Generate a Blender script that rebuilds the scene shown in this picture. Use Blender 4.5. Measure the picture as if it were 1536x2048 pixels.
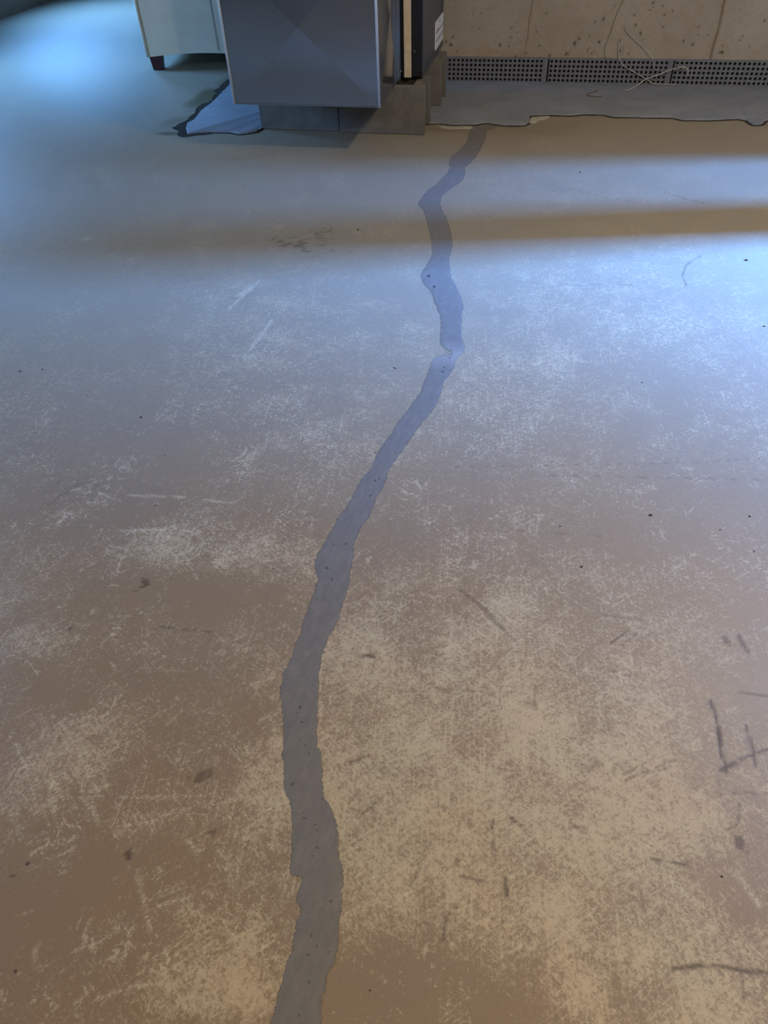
import bpy, bmesh, math, random
import numpy as np
from mathutils import Matrix, Vector

for o in list(bpy.data.objects):
    bpy.data.objects.remove(o)
scene = bpy.context.scene
COL = scene.collection
random.seed(4)
rng = np.random.default_rng(7)

# ------------------------------------------------------------------ camera
F_PX, CAM_H = 1438.7, 1.09
PITCH, ROLL, YAW = math.radians(44.253), math.radians(2.593), math.radians(-13.298)
fw = np.array([math.sin(YAW)*math.cos(PITCH), math.cos(YAW)*math.cos(PITCH), -math.sin(PITCH)])
r0 = np.array([math.cos(YAW), -math.sin(YAW), 0.0]); d0 = np.cross(fw, r0)
RT = math.cos(ROLL)*r0 + math.sin(ROLL)*d0
DN = -math.sin(ROLL)*r0 + math.cos(ROLL)*d0
cam_d = bpy.data.cameras.new('camera'); cam = bpy.data.objects.new('camera', cam_d); COL.objects.link(cam)
cam.matrix_world = Matrix(((RT[0], -DN[0], -fw[0], 0), (RT[1], -DN[1], -fw[1], 0), (RT[2], -DN[2], -fw[2], CAM_H), (0, 0, 0, 1)))
cam_d.sensor_fit = 'HORIZONTAL'; cam_d.sensor_width = 36.0; cam_d.lens = 36.0*F_PX/1536.0
cam_d.clip_start = 0.02
scene.camera = cam

def on_plane(x, y, axis=2, val=0.0):
    """point of a real plane (floor, wall) that a survey sighting hits"""
    d = RT*(x-768) + DN*(y-1024) + fw*F_PX
    t = (val-(CAM_H if axis == 2 else 0.0))/d[axis]
    return np.array([d[0]*t, d[1]*t, CAM_H+d[2]*t])
def fl(x, y): return on_plane(x, y)[:2]

# ------------------------------------------------------------------ world, lights, exposure
scene.view_settings.view_transform = 'Standard'; scene.view_settings.look = 'None'
scene.view_settings.gamma = 1.0; scene.view_settings.use_curve_mapping = False
scene.view_settings.exposure = 0.0
world = bpy.data.worlds.new('world'); scene.world = world; world.use_nodes = True
bg = world.node_tree.nodes['Background']; bg.inputs[0].default_value = (0.30, 0.55, 1.0, 1); bg.inputs[1].default_value = 0.25

def area(name, loc, target, sx, sy, power, color, spread=180):
    l = bpy.data.lights.new(name, 'AREA'); l.shape = 'RECTANGLE'; l.size = sx; l.size_y = sy
    l.energy = power; l.color = color; l.spread = math.radians(spread)
    o = bpy.data.objects.new(name, l); COL.objects.link(o); o.location = loc
    o.rotation_euler = (Vector(target)-Vector(loc)).to_track_quat('-Z', 'Y').to_euler()
    return o
BLUE = (0.15, 0.43, 1.0)
# daylight: the strip of open sky seen through the patio door, and two side windows
area('patio_daylight', (8.0, 4.37, 5.8), (0.3, 2.7, 0.0), 0.55, 4.2, 14000, (0.095, 0.325, 1.0))
area('side_window_daylight_a', (-4.36, 4.55, 1.35), (-3.1, 4.40, 0.0), 0.7, 0.8, 38, BLUE, 85)
area('side_window_daylight_b', (-4.36, 6.55, 1.35), (-3.4, 6.2, 0.0), 0.7, 0.8, 56, BLUE, 85)
area('added_blue_fill', (-4.36, 1.55, 1.35), (-1.6, 1.5, 0.0), 1.4, 0.8, 100, (0.26, 0.52, 1.0), 150)  # added fill lamp, brings soft blue to the left of the floor
WARM = (1.0, 0.80, 0.46)
BULBS = [((1.15, 2.10, 2.30), 102, (1.0, 0.93, 0.84)), ((0.95, -0.45, 2.30), 82, WARM)]

# ------------------------------------------------------------------ helpers
def lin(c):
    return tuple(((v/255)/12.92 if v/255 <= .04045 else ((v/255+.055)/1.055)**2.4) for v in c)+(1.0,)

class NT:
    def __init__(s, name):
        s.m = bpy.data.materials.new(name); s.m.use_nodes = True; s.t = s.m.node_tree
        s.b = s.t.nodes['Principled BSDF']; s.out = s.t.nodes['Material Output']
        s.tc = s.t.nodes.new('ShaderNodeTexCoord')
    def put(s, sock, v):
        if hasattr(v, 'links') or isinstance(v, bpy.types.NodeSocket): s.t.links.new(v, sock)
        else: sock.default_value = v
    def node(s, kind, props=None, **ins):
        n = s.t.nodes.new(kind)
        for k, v in (props or {}).items(): setattr(n, k, v)
        for k, v in ins.items():
            s.put(n.inputs[int(k[1:])] if k[0] == 'i' and k[1:].isdigit() else n.inputs[k.replace('_', ' ')], v)
        return n
    def coord(s, scale=(1, 1, 1), rot=(0, 0, 0), loc=(0, 0, 0)):
        # rotate first, then stretch along the rotated axes
        a = s.node('ShaderNodeMapping', None, Vector=s.tc.outputs['Object'], Rotation=rot, Location=loc)
        return s.node('ShaderNodeMapping', None, Vector=a.outputs[0], Scale=scale).outputs[0]
    def noise(s, scale, detail=3, rough=.5, vec=None, dist=0.0):
        return s.node('ShaderNodeTexNoise', None, Vector=vec or s.tc.outputs['Object'], Scale=scale, Detail=detail, Roughness=rough, Distortion=dist).outputs[0]
    def math(s, op, a, b=0.0, c=0.0, clamp=False):
        return s.node('ShaderNodeMath', {'operation': op, 'use_clamp': clamp}, i0=a, i1=b, i2=c).outputs[0]
    def step(s, v, lo, hi, a=0.0, b=1.0):
        n = s.node('ShaderNodeMapRange', {'interpolation_type': 'SMOOTHSTEP'}, i0=v, i1=lo, i2=hi, i3=a, i4=b)
        return n.outputs[0]
    def mix(s, f, a, b, kind='MIX'):
        n = s.t.nodes.new('ShaderNodeMix'); n.data_type = 'RGBA'; n.blend_type = kind
        s.put(n.inputs[0], f); s.put(n.inputs[6], a); s.put(n.inputs[7], b)
        return n.outputs[2]
    def attr(s, name):
        return s.node('ShaderNodeAttribute', {'attribute_name': name})
    def bump(s, h, strength, dist=.002):
        n = s.node('ShaderNodeBump', None, Height=h, Strength=strength, Distance=dist)
        s.t.links.new(n.outputs[0], s.b.inputs['Normal'])
    def base(s, c): s.put(s.b.inputs['Base Color'], c)
    def set(s, **k):
        for a, v in k.items(): s.put(s.b.inputs[a.replace('_', ' ')], v)
        return s.m

def simple(name, rgb, rough=.6, metal=0.0, var=.12, scale=25, bump=0.0, spec=.5):
    n = NT(name); c = lin(rgb); d = tuple(x*(1-var) for x in c[:3])+(1,); e = tuple(min(1, x*(1+var)) for x in c[:3])+(1,)
    f = n.noise(scale, 5, .6); n.base(n.mix(n.step(f, .3, .7), d, e))
    n.set(Roughness=rough, Metallic=metal, Specular_IOR_Level=spec)
    if bump: n.bump(n.noise(scale*5, 4, .65), bump)
    return n.m

def link(name, me, mat=None, parent=None, smooth=False):
    o = bpy.data.objects.new(name, me); COL.objects.link(o)
    if mat: me.materials.append(mat)
    if parent: o.parent = parent
    if smooth:
        for p in me.polygons: p.use_smooth = True
    return o
def from_bm(name, bm, mat, parent=None, smooth=False):
    bmesh.ops.recalc_face_normals(bm, faces=bm.faces)
    me = bpy.data.meshes.new(name); bm.to_mesh(me); bm.free()
    return link(name, me, mat, parent, smooth)
def from_np(name, V, Fq, mat, parent=None, smooth=False):
    me = bpy.data.meshes.new(name); V = np.asarray(V, dtype=np.float32); Fq = np.asarray(Fq, dtype=np.int32)
    me.vertices.add(len(V)); me.vertices.foreach_set('co', V.ravel())
    me.loops.add(Fq.size); me.loops.foreach_set('vertex_index', Fq.ravel())
    me.polygons.add(len(Fq)); me.polygons.foreach_set('loop_start', np.arange(0, Fq.size, Fq.shape[1], dtype=np.int32))
    me.update(calc_edges=True); me.validate()
    return link(name, me, mat, parent, smooth)
def quads(nr, nc):
    i = np.arange(nr*nc).reshape(nr, nc)
    return np.stack([i[:-1, :-1], i[:-1, 1:], i[1:, 1:], i[1:, :-1]], -1).reshape(-1, 4)
def add_box(bm, a, b, bevel=0.0):
    r = bmesh.ops.create_cube(bm, size=1.0)['verts']
    for v in r:
        v.co = Vector([a[i] if v.co[i] < 0 else b[i] for i in range(3)])
    if bevel:
        es = list({e for v in r for e in v.link_edges})
        bmesh.ops.bevel(bm, geom=es, offset=bevel, segments=2, affect='EDGES', profile=.5)
def box(name, a, b, mat, parent=None, bevel=0.0):
    bm = bmesh.new(); add_box(bm, a, b, bevel); return from_bm(name, bm, mat, parent)
def boxes(name, lst, mat, parent=None, bevel=0.0):
    bm = bmesh.new()
    for a, b in lst: add_box(bm, a, b, bevel)
    return from_bm(name, bm, mat, parent)
def catmull(P, n=10):
    P = [np.array(p, float) for p in P]; P = [2*P[0]-P[1]]+P+[2*P[-1]-P[-2]]; out = []
    for i in range(1, len(P)-2):
        for k in range(n):
            t = k/n; a, b, c, d = P[i-1:i+3]
            out.append(.5*((2*b)+(c-a)*t+(2*a-5*b+4*c-d)*t*t+(3*b-a-3*c+d)*t**3))
    out.append(P[-2]); return out
def tube(name, pts, r, mat, parent=None, seg=7, radii=None):
    pts = [Vector(p) for p in pts]; V = []; Fc = []
    up = Vector((0.3, 0.2, 1)).normalized()
    for i, p in enumerate(pts):
        t = (pts[min(i+1, len(pts)-1)]-pts[max(i-1, 0)]).normalized()
        a = t.cross(up); a = a.normalized() if a.length > 1e-4 else t.orthogonal().normalized(); b = t.cross(a)
        rr = radii[i] if radii else r
        for k in range(seg):
            w = 2*math.pi*k/seg; V.append(p+(a*math.cos(w)+b*math.sin(w))*rr)
    for i in range(len(pts)-1):
        for k in range(seg):
            Fc.append((i*seg+k, i*seg+(k+1) % seg, (i+1)*seg+(k+1) % seg, (i+1)*seg+k))
    Fc.append(tuple(range(seg))[::-1]); Fc.append(tuple(range((len(pts)-1)*seg, len(pts)*seg)))
    me = bpy.data.meshes.new(name); me.from_pydata([tuple(v) for v in V], [], Fc); me.update()
    return link(name, me, mat, parent, True)
def tag(o, label, cat, group=None, kind=None):
    o['label'] = label; o['category'] = cat
    if group: o['group'] = group
    if kind: o['kind'] = kind
    return o
def struct(o, label=None):
    o['kind'] = 'structure'
    if label: o['label'] = label
    return o
def empty(name, loc, rz=0.0):
    o = bpy.data.objects.new(name, None); COL.objects.link(o); o.location = loc; o.rotation_euler = (0, 0, rz)
    o.empty_display_size = .1
    return o
def vnoise(x, y, seed=0):
    """smooth 2-D value noise, 0..1"""
    g = np.random.default_rng(seed).random((256, 256))
    xi = np.floor(x).astype(int); yi = np.floor(y).astype(int); fx = x-xi; fy = y-yi
    fx = fx*fx*(3-2*fx); fy = fy*fy*(3-2*fy)
    a = g[xi % 256, yi % 256]; b = g[(xi+1) % 256, yi % 256]; c = g[xi % 256, (yi+1) % 256]; d = g[(xi+1) % 256, (yi+1) % 256]
    return (a*(1-fx)+b*fx)*(1-fy)+(c*(1-fx)+d*fx)*fy
def fbm(x, y, seed=0, oct=4):
    s = 0; a = .5; t = 0
    for k in range(oct):
        s = s+a*vnoise(x*2**k, y*2**k, seed+k); t += a; a *= .55
    return s/t
def set_color(me, name, arr):
    at = me.attributes.new(name, 'FLOAT_COLOR', 'POINT'); at.data.foreach_set('color', np.asarray(arr, dtype=np.float32).ravel())

# ------------------------------------------------------------------ materials
def floor_material():
    n = NT('scuffed_concrete'); A = n.attr('wear'); sep = n.node('ShaderNodeSeparateColor', None, i0=A.outputs['Color'])
    wear, dark, light = sep.outputs[0], sep.outputs[1], sep.outputs[2]; stain = A.outputs['Alpha']
    big = n.noise(2.2, 5, .62); mid = n.noise(9, 6, .68, dist=.6)
    grain = n.noise(190, 5, .72, dist=.8); grain2 = n.noise(60, 6, .75, dist=.5)
    s1 = n.noise(1.0, 4, .65, n.coord((14, 230, 1), (0, 0, .62)))
    s2 = n.noise(1.0, 4, .65, n.coord((12, 210, 1), (0, 0, -.75), (3, 5, 0)))
    s3 = n.noise(1.0, 4, .65, n.coord((10, 190, 1), (0, 0, 1.45), (9, 2, 0)))
    sc = n.math('MAXIMUM', n.math('MAXIMUM', s1, s2), s3)
    w = n.math('ADD', n.math('ADD', n.math('MULTIPLY', n.math('SUBTRACT', big, .5), .6), n.math('MULTIPLY', n.math('SUBTRACT', mid, .5), .9)), wear)
    g = n.math('ADD', n.math('ADD', n.math('MULTIPLY', n.math('SUBTRACT', grain, .5), 1.9), n.math('MULTIPLY', n.math('SUBTRACT', grain2, .5), 1.3)), n.math('MULTIPLY', n.math('SUBTRACT', sc, .62), 1.5))
    mask = n.step(n.math('ADD', w, g), .15, .85)
    mask = n.mix(n.math('MULTIPLY', n.attr('even').outputs['Fac'], .30), n.node('ShaderNodeCombineColor', None, i0=mask, i1=mask, i2=mask).outputs[0], (.40, .40, .40, 1))
    mask = n.node('ShaderNodeSeparateColor', None, i0=mask).outputs[0]
    tone = n.step(n.noise(1.1, 4, .6), .3, .7)
    brown = n.mix(tone, lin((127, 110, 90)), lin((132, 110, 82)))
    brown = n.mix(n.math('MULTIPLY', n.attr('even').outputs['Fac'], .75), brown, lin((126, 118, 104)))
    pale = n.mix(n.step(n.noise(4, 4, .6), .35, .65), lin((178, 165, 134)), lin((180, 161, 128)))
    clump = n.noise(7, 4, .6); vein = n.noise(34, 6, .8, dist=1.5)
    sparse = n.step(n.math('ADD', n.math('ADD', n.math('MULTIPLY', n.math('SUBTRACT', sc, .5), 1.2), n.math('MULTIPLY', n.math('SUBTRACT', vein, .5), 1.8)), n.math('ADD', n.math('MULTIPLY', n.math('SUBTRACT', clump, .5), 1.3), n.math('MULTIPLY', n.math('SUBTRACT', grain, .5), 1.1))), .21, .46)
    mask = n.math('MAXIMUM', mask, n.math('MULTIPLY', sparse, n.math('SUBTRACT', .8, n.math('MULTIPLY', n.attr('even').outputs['Fac'], .35))))
    c = n.mix(n.math('MULTIPLY', mask, .84), brown, pale)
    # fine dark scoring through the worn skin
    d1 = n.noise(1.0, 4, .7, n.coord((20, 260, 1), (0, 0, -.35), (1, 8, 0))); d2 = n.noise(1.0, 4, .7, n.coord((18, 240, 1), (0, 0, 1.62), (4, 1, 0)))
    score = n.step(n.math('ADD', n.math('MAXIMUM', d1, d2), n.math('MULTIPLY', n.math('SUBTRACT', mid, .5), .5)), .66, .80)
    c = n.mix(n.math('MULTIPLY', score, .38), c, lin((104, 88, 68)))
    fine = n.step(n.noise(420, 3, .6), .25, .75, .9, 1.08)
    cc = n.node('ShaderNodeCombineColor', None, i0=fine, i1=fine, i2=fine).outputs[0]
    c = n.mix(1.0, c, cc, 'MULTIPLY')
    c = n.mix(n.math('MULTIPLY', light, n.step(n.math('ADD', grain, n.math('MULTIPLY', sc, .4)), .55, .85)), c, lin((186, 173, 144)))
    c = n.mix(n.math('MULTIPLY', dark, n.step(grain2, .2, .5, .35, .95)), c, lin((68, 53, 40)))
    c = n.mix(n.math('MULTIPLY', stain, n.step(grain2, .2, .6, .5, 1)), c, lin((88, 80, 50)))
    # tiny crumbs and pock marks
    v = n.node('ShaderNodeTexVoronoi', {'feature': 'F1'}, Vector=n.tc.outputs['Object'], Scale=16.0, Randomness=1.0)
    rsel = n.node('ShaderNodeSeparateColor', None, i0=v.outputs['Color'])
    rad = n.math('MULTIPLY', n.step(rsel.outputs[0], .6, 1.0), .055)
    sp = n.math('LESS_THAN', n.math('ADD', v.outputs['Distance'], n.math('MULTIPLY', n.math('SUBTRACT', grain2, .5), .06)), rad)
    c = n.mix(n.math('MULTIPLY', sp, .75), c, lin((70, 56, 44)))
    n.base(c)
    n.set(Roughness=n.step(n.math('ADD', mask, n.math('MULTIPLY', mid, .5)), 0, 1.4, .42, .62), Specular_IOR_Level=.38)
    h = n.math('SUBTRACT', n.math('ADD', n.math('MULTIPLY', mask, .35), n.math('MULTIPLY', grain, .3)), n.math('ADD', dark, n.math('MULTIPLY', sp, .8)))
    n.bump(h, .28, .0015)
    return n.m
def sealant_material():
    n = NT('crack_sealant_grey'); A = n.attr('seal'); sep = n.node('ShaderNodeSeparateColor', None, i0=A.outputs['Color'])
    edge, pore, tone = sep.outputs[0], sep.outputs[1], sep.outputs[2]
    streak = n.noise(1.0, 5, .65, n.coord((95, 26, 1), (0, 0, .12))); gr = n.noise(170, 5, .65)
    c = n.mix(n.step(streak, .3, .72), lin((101, 96, 90)), lin((111, 105, 97)))
    c = n.mix(n.math('MULTIPLY', n.step(n.noise(26, 4, .6), .5, .75), .35), c, lin((128, 118, 106)))
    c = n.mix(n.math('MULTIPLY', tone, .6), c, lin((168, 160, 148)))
    c = n.mix(n.math('MULTIPLY', pore, .8), c, lin((44, 40, 38)))
    n.base(c); n.set(Roughness=.55, Specular_IOR_Level=.35)
    n.set(Alpha=n.step(n.math('ADD', edge, n.math('ADD', n.math('MULTIPLY', n.math('SUBTRACT', gr, .5), 1.1), n.math('MULTIPLY', n.math('SUBTRACT', n.noise(48, 4, .6), .5), .9))), .12, .50))
    n.bump(n.math('SUBTRACT', n.math('ADD', n.math('MULTIPLY', streak, .6), n.math('MULTIPLY', gr, .3)), pore), .35, .002)
    return n.m
def wall_material():
    n = NT('poured_concrete_wall'); A = n.attr('pit'); sep = n.node('ShaderNodeSeparateColor', None, i0=A.outputs['Color'])
    a = n.noise(3.0, 5, .6); b = n.noise(40, 5, .65); f = n.noise(260, 4, .6)
    c = n.mix(n.step(a, .3, .7), lin((150, 140, 124)), lin((162, 153, 138)))
    c = n.mix(n.math('MULTIPLY', n.step(b, .45, .75), .3), c, lin((128, 112, 94)))
    c = n.mix(n.math('MULTIPLY', sep.outputs[1], .7), c, lin((104, 84, 62)))
    c = n.mix(n.math('MULTIPLY', sep.outputs[2], .6), c, lin((156, 112, 70)))
    c = n.mix(n.math('MULTIPLY', sep.outputs[0], .85), c, lin((70, 56, 42)))
    n.base(c); n.set(Roughness=.85, Specular_IOR_Level=.25)
    n.bump(n.math('ADD', n.math('MULTIPLY', b, .5), n.math('MULTIPLY', f, .4)), .35, .0015)
    return n.m
def pad_material():
    n = NT('newer_grey_concrete'); a = n.noise(5, 5, .6); b = n.noise(55, 5, .65); s = n.noise(1, 4, .6, n.coord((6, 40, 1)))
    c = n.mix(n.step(a, .3, .7), lin((112, 115, 120)), lin((126, 128, 132)))
    c = n.mix(n.math('MULTIPLY', n.step(s, .5, .75), .35), c, lin((136, 139, 144)))
    c = n.mix(n.math('MULTIPLY', n.step(b, .55, .8), .4), c, lin((98, 97, 98)))
    n.base(c); n.set(Roughness=.6, Specular_IOR_Level=.35); n.bump(n.math('ADD', b, n.math('MULTIPLY', s, .5)), .3, .002)
    return n.m
def galvanised():
    n = NT('galvanised_sheet'); v = n.node('ShaderNodeTexVoronoi', None, Vector=n.tc.outputs['Object'], Scale=70.0)
    sp = n.node('ShaderNodeSeparateColor', None, i0=v.outputs['Color']).outputs[0]
    s = n.noise(1, 4, .55, n.coord((3, 3, 1.2)))
    c = n.mix(n.math('ADD', n.math('MULTIPLY', sp, .08), n.math('MULTIPLY', s, .6)), lin((128, 136, 146)), lin((150, 158, 168)))
    n.base(c); n.set(Metallic=.85, Roughness=n.step(s, .3, .8, .13, .19))
    n.bump(n.noise(2.5, 2, .4), .03, .02)
    return n.m
def block_material():
    n = NT('cinder_block'); b = n.noise(160, 5, .75); a = n.noise(12, 4, .6)
    c = n.mix(n.step(a, .3, .7), lin((98, 94, 88)), lin((114, 110, 102)))
    c = n.mix(n.math('MULTIPLY', n.step(b, .5, .7), .4), c, lin((92, 86, 78)))
    n.base(c); n.set(Roughness=.92, Specular_IOR_Level=.2); n.bump(b, .6, .003)
    return n.m
def leather():
    n = NT('cream_leather'); v = n.node('ShaderNodeTexVoronoi', None, Vector=n.tc.outputs['Object'], Scale=260.0).outputs['Distance']
    c = n.mix(n.step(n.noise(6, 4, .6), .3, .7), lin((214, 210, 188)), lin((224, 220, 200)))
    n.base(c); n.set(Roughness=.42, Specular_IOR_Level=.5); n.bump(v, .12, .001)
    return n.m
M_FLOOR = floor_material(); M_SEAL = sealant_material(); M_WALL = wall_material(); M_PAD = pad_material()
M_GALV = galvanised(); M_BLOCK = block_material(); M_LEATHER = leather()
M_GAP = simple('dark_crack_dirt', (58, 50, 42), .95, var=.3, scale=60, bump=.5, spec=.1)
M_CHIP = simple('broken_pale_concrete', (156, 148, 134), .9, var=.2, scale=60, bump=.5)
M_PLAIN = simple('painted_wall', (150, 148, 142), .85, var=.05, scale=8)
M_CEIL = simple('ceiling_boards', (176, 160, 138), .9, var=.1, scale=6)
M_PLASTIC = simple('grey_plastic_channel', (106, 108, 114), .5, var=.08, scale=30)
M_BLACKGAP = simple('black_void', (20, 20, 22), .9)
M_STEEL = simple('dark_painted_steel', (70, 74, 82), .38, .25, var=.06, scale=10)
M_BLACK = simple('black_painted_steel', (22, 22, 26), .4, .1, var=.1, scale=10)
M_CARD = simple('filter_cardboard', (196, 178, 150), .85, var=.1, scale=30)
M_PAPER = simple('white_label_paper', (214, 216, 222), .5, var=.03, scale=30)
M_INK = simple('dark_label_ink', (74, 70, 90), .6)
M_RED = simple('red_label_ink', (170, 60, 56), .6)
M_WOOD = simple('dark_red_wood', (62, 24, 28), .35, var=.25, scale=40)
M_WIRE = simple('pale_cord', (176, 170, 160), .8, var=.15, scale=80)
M_DARKWIRE = simple('dull_brown_cord', (92, 78, 62), .8, var=.2, scale=80)
M_THREAD = simple('seam_thread', (120, 118, 110), .8)
M_CRUMB = simple('dark_debris', (44, 38, 34), .9, var=.3, scale=120)
M_FRAME = simple('white_door_frame', (210, 210, 206), .5, var=.04)
M_SEAM_GLINT = simple('seam_highlight_zinc', (205, 210, 216), .38, .35, var=.04)  # duct seam metal lightened, the edge highlight is put into its colour
M_SCREW = simple('zinc_screw', (120, 122, 126), .4, .9)
M_PORC = simple('porcelain', (225, 222, 214), .3, var=.03)
def emitter(name, col, s):
    n = NT(name); n.base((1, .9, .75, 1)); n.set(Emission_Color=col, Emission_Strength=s, Roughness=.4); return n.m

# ------------------------------------------------------------------ floor
def seg_ranges(lst):
    out = []
    for a, b, st in lst:
        k = max(1, int(round((b-a)/st))); out += list(a+(b-a)*np.arange(k)/k)
    out.append(lst[-1][1]); return np.array(out)
XS = seg_ranges([(-4.5, -2.6, .1), (-2.6, -1.2, .02), (-1.2, -.75, .008), (-.75, .62, .0042), (.62, 1.2, .009), (1.2, 2.6, .06)])
YS = seg_ranges([(-2.6, 0, .1), (0, .08, .01), (.08, .95, .0042), (.95, 1.6, .0065), (1.6, 3.0, .011), (3.0, 4.6, .016), (4.6, 8.6, .1)])
GX, GY = np.meshgrid(XS, YS); FX = GX.ravel(); FY = GY.ravel()
wear = np.full(FX.shape, .26); dark = np.zeros_like(wear); light = np.zeros_like(wear); stain = np.zeros_like(wear)
def blob(px, py, rx, ry, amt, arr, rough=.5, seed=0):
    c = fl(px, py); d = np.hypot((FX-c[0])/rx, (FY-c[1])/ry)
    n = fbm(FX*9+3, FY*9+7, seed+11)
    if arr is dark: n = fbm(FX*70+3, FY*70+7, seed+5); arr += min(amt*.9, .75)*np.clip((1.0-d-4.5*(n-.40))*2.2, 0, 1)
    else: arr += amt*np.clip(1.25-d-rough*(n-.5)*2, 0, 1)*(.45+1.1*fbm(FX*17, FY*17, seed+3))
# where the surface is worn pale and where the brown skin is still whole
for b in [(760, 1500, .22, .22, .40), (880, 1650, .22, .16, .36), (1000, 1250, .32, .22, .34), (1280, 1450, .30, .22, .36), (1100, 1760, .3, .16, .22), (1000, 1900, .3, .12, .2), (1350, 1700, .16, .2, .25), (1280, 1960, .2, .08, .2), (430, 1560, .16, .08, .22), (330, 1800, .2, .12, .12), (480, 1700, .1, .12, .22), (720, 1300, .10, .14, .30), (1440, 1900, .10, .10, .40),
          (1200, 1620, .2, .15, .25), (360, 1080, .12, .10, .35), (560, 1130, .15, .10, .28), (250, 1400, .09, .09, .35), (500, 1330, .12, .10, .25),
          (120, 1530, .11, .09, .42), (560, 1520, .05, .10, .40), (420, 1960, .09, .07, .40), (560, 1900, .06, .10, .25), (300, 1650, .10, .05, .15),
          (1000, 780, .3, .3, .2), (1250, 620, .4, .35, .25), (560, 640, .35, .3, .2), (80, 1290, .10, .04, .3), (650, 860, .25, .2, .2),
          (1150, 1870, .09, .09, .22)]:
    blob(*b, wear, seed=int(b[0]) % 50)
for b in [(260, 1720, .16, .12, -.35), (90, 1850, .14, .12, -.3), (170, 1370, .14, .06, -.25), (850, 1990, .16, .08, -.45), (1130, 1800, .1, .08, -.3), (1480, 1800, .08, .12, -.45),
          (1080, 1590, .06, .05, -.3), (1100, 1330, .12, .08, -.2), (120, 1000, .2, .12, -.3), (300, 1180, .14, .08, -.3), (930, 1210, .12, .07, -.1), (1200, 1920, .12, .06, -.25),
          (500, 1180, .14, .07, -.2), (1400, 1000, .3, .2, -.12), (350, 900, .3, .2, -.15)]:
    blob(*b, wear, seed=int(b[1]) % 50)
for b in [(600, 490, .10, .05, .55), (640, 470, .06, .05, .5), (300, 1170, .03, .02, .8), (415, 1555, .02, .015, .6), (420, 1665, .012, .01, .6), (1210, 1550, .03, .02, .35),
          (758, 1232, .008, .006, 1.2), (735, 1312, .008, .005, 1.2), (1490, 1685, .016, .016, 1.0), (1147, 1958, .007, .008, 1.3), (262, 1710, .016, .006, 1.2), (20, 1752, .006, .008, 1.2),
          (145, 980, .05, .06, .25), (915, 1810, .005, .005, 1.3), (928, 1712, .004, .004, 1.5), (913, 1723, .005, .004, 1.5), (1450, 1285, .01, .012, 1.1), (930, 1385, .03, .01, .4)]:
    blob(*b, dark, rough=.7, seed=int(b[0]) % 50)
for b in [(418, 192, .075, .30, 1.5), (345, 245, .08, .10, .5), (345, 268, .10, .03, 1.0), (900, 258, .28, .05, .3), (1020, 262, .3, .06, .18), (1090, 250, .15, .05, .2)]:
    blob(*b, stain, rough=.8, seed=int(b[1]) % 50)
def scratch(pts, wpx, amt, arr):
    P = [fl(*p) for p in pts]
    for k in range(len(P)-1):
        a, b = P[k], P[k+1]; w = wpx*.00046*math.hypot(a[0], a[1]+1)/1.35
        lo = np.minimum(a, b)-3*w; hi = np.maximum(a, b)+3*w
        i0, i1 = np.searchsorted(XS, (lo[0], hi[0])); j0, j1 = np.searchsorted(YS, (lo[1], hi[1]))
        if i1 <= i0 or j1 <= j0: continue
        idx = (np.arange(j0, j1)[:, None]*len(XS)+np.arange(i0, i1)[None]).ravel()
        x, y = FX[idx], FY[idx]; d = b-a; L = max(np.dot(d, d), 1e-9)
        t = np.clip(((x-a[0])*d[0]+(y-a[1])*d[1])/L, 0, 1)
        q = np.hypot(x-a[0]-t*d[0], y-a[1]-t*d[1])
        jag = .25+1.5*vnoise(x*110, y*110, 3)
        arr[idx] = np.maximum(arr[idx], amt*np.clip(1.4-q/(w*jag), 0, 1))
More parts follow.
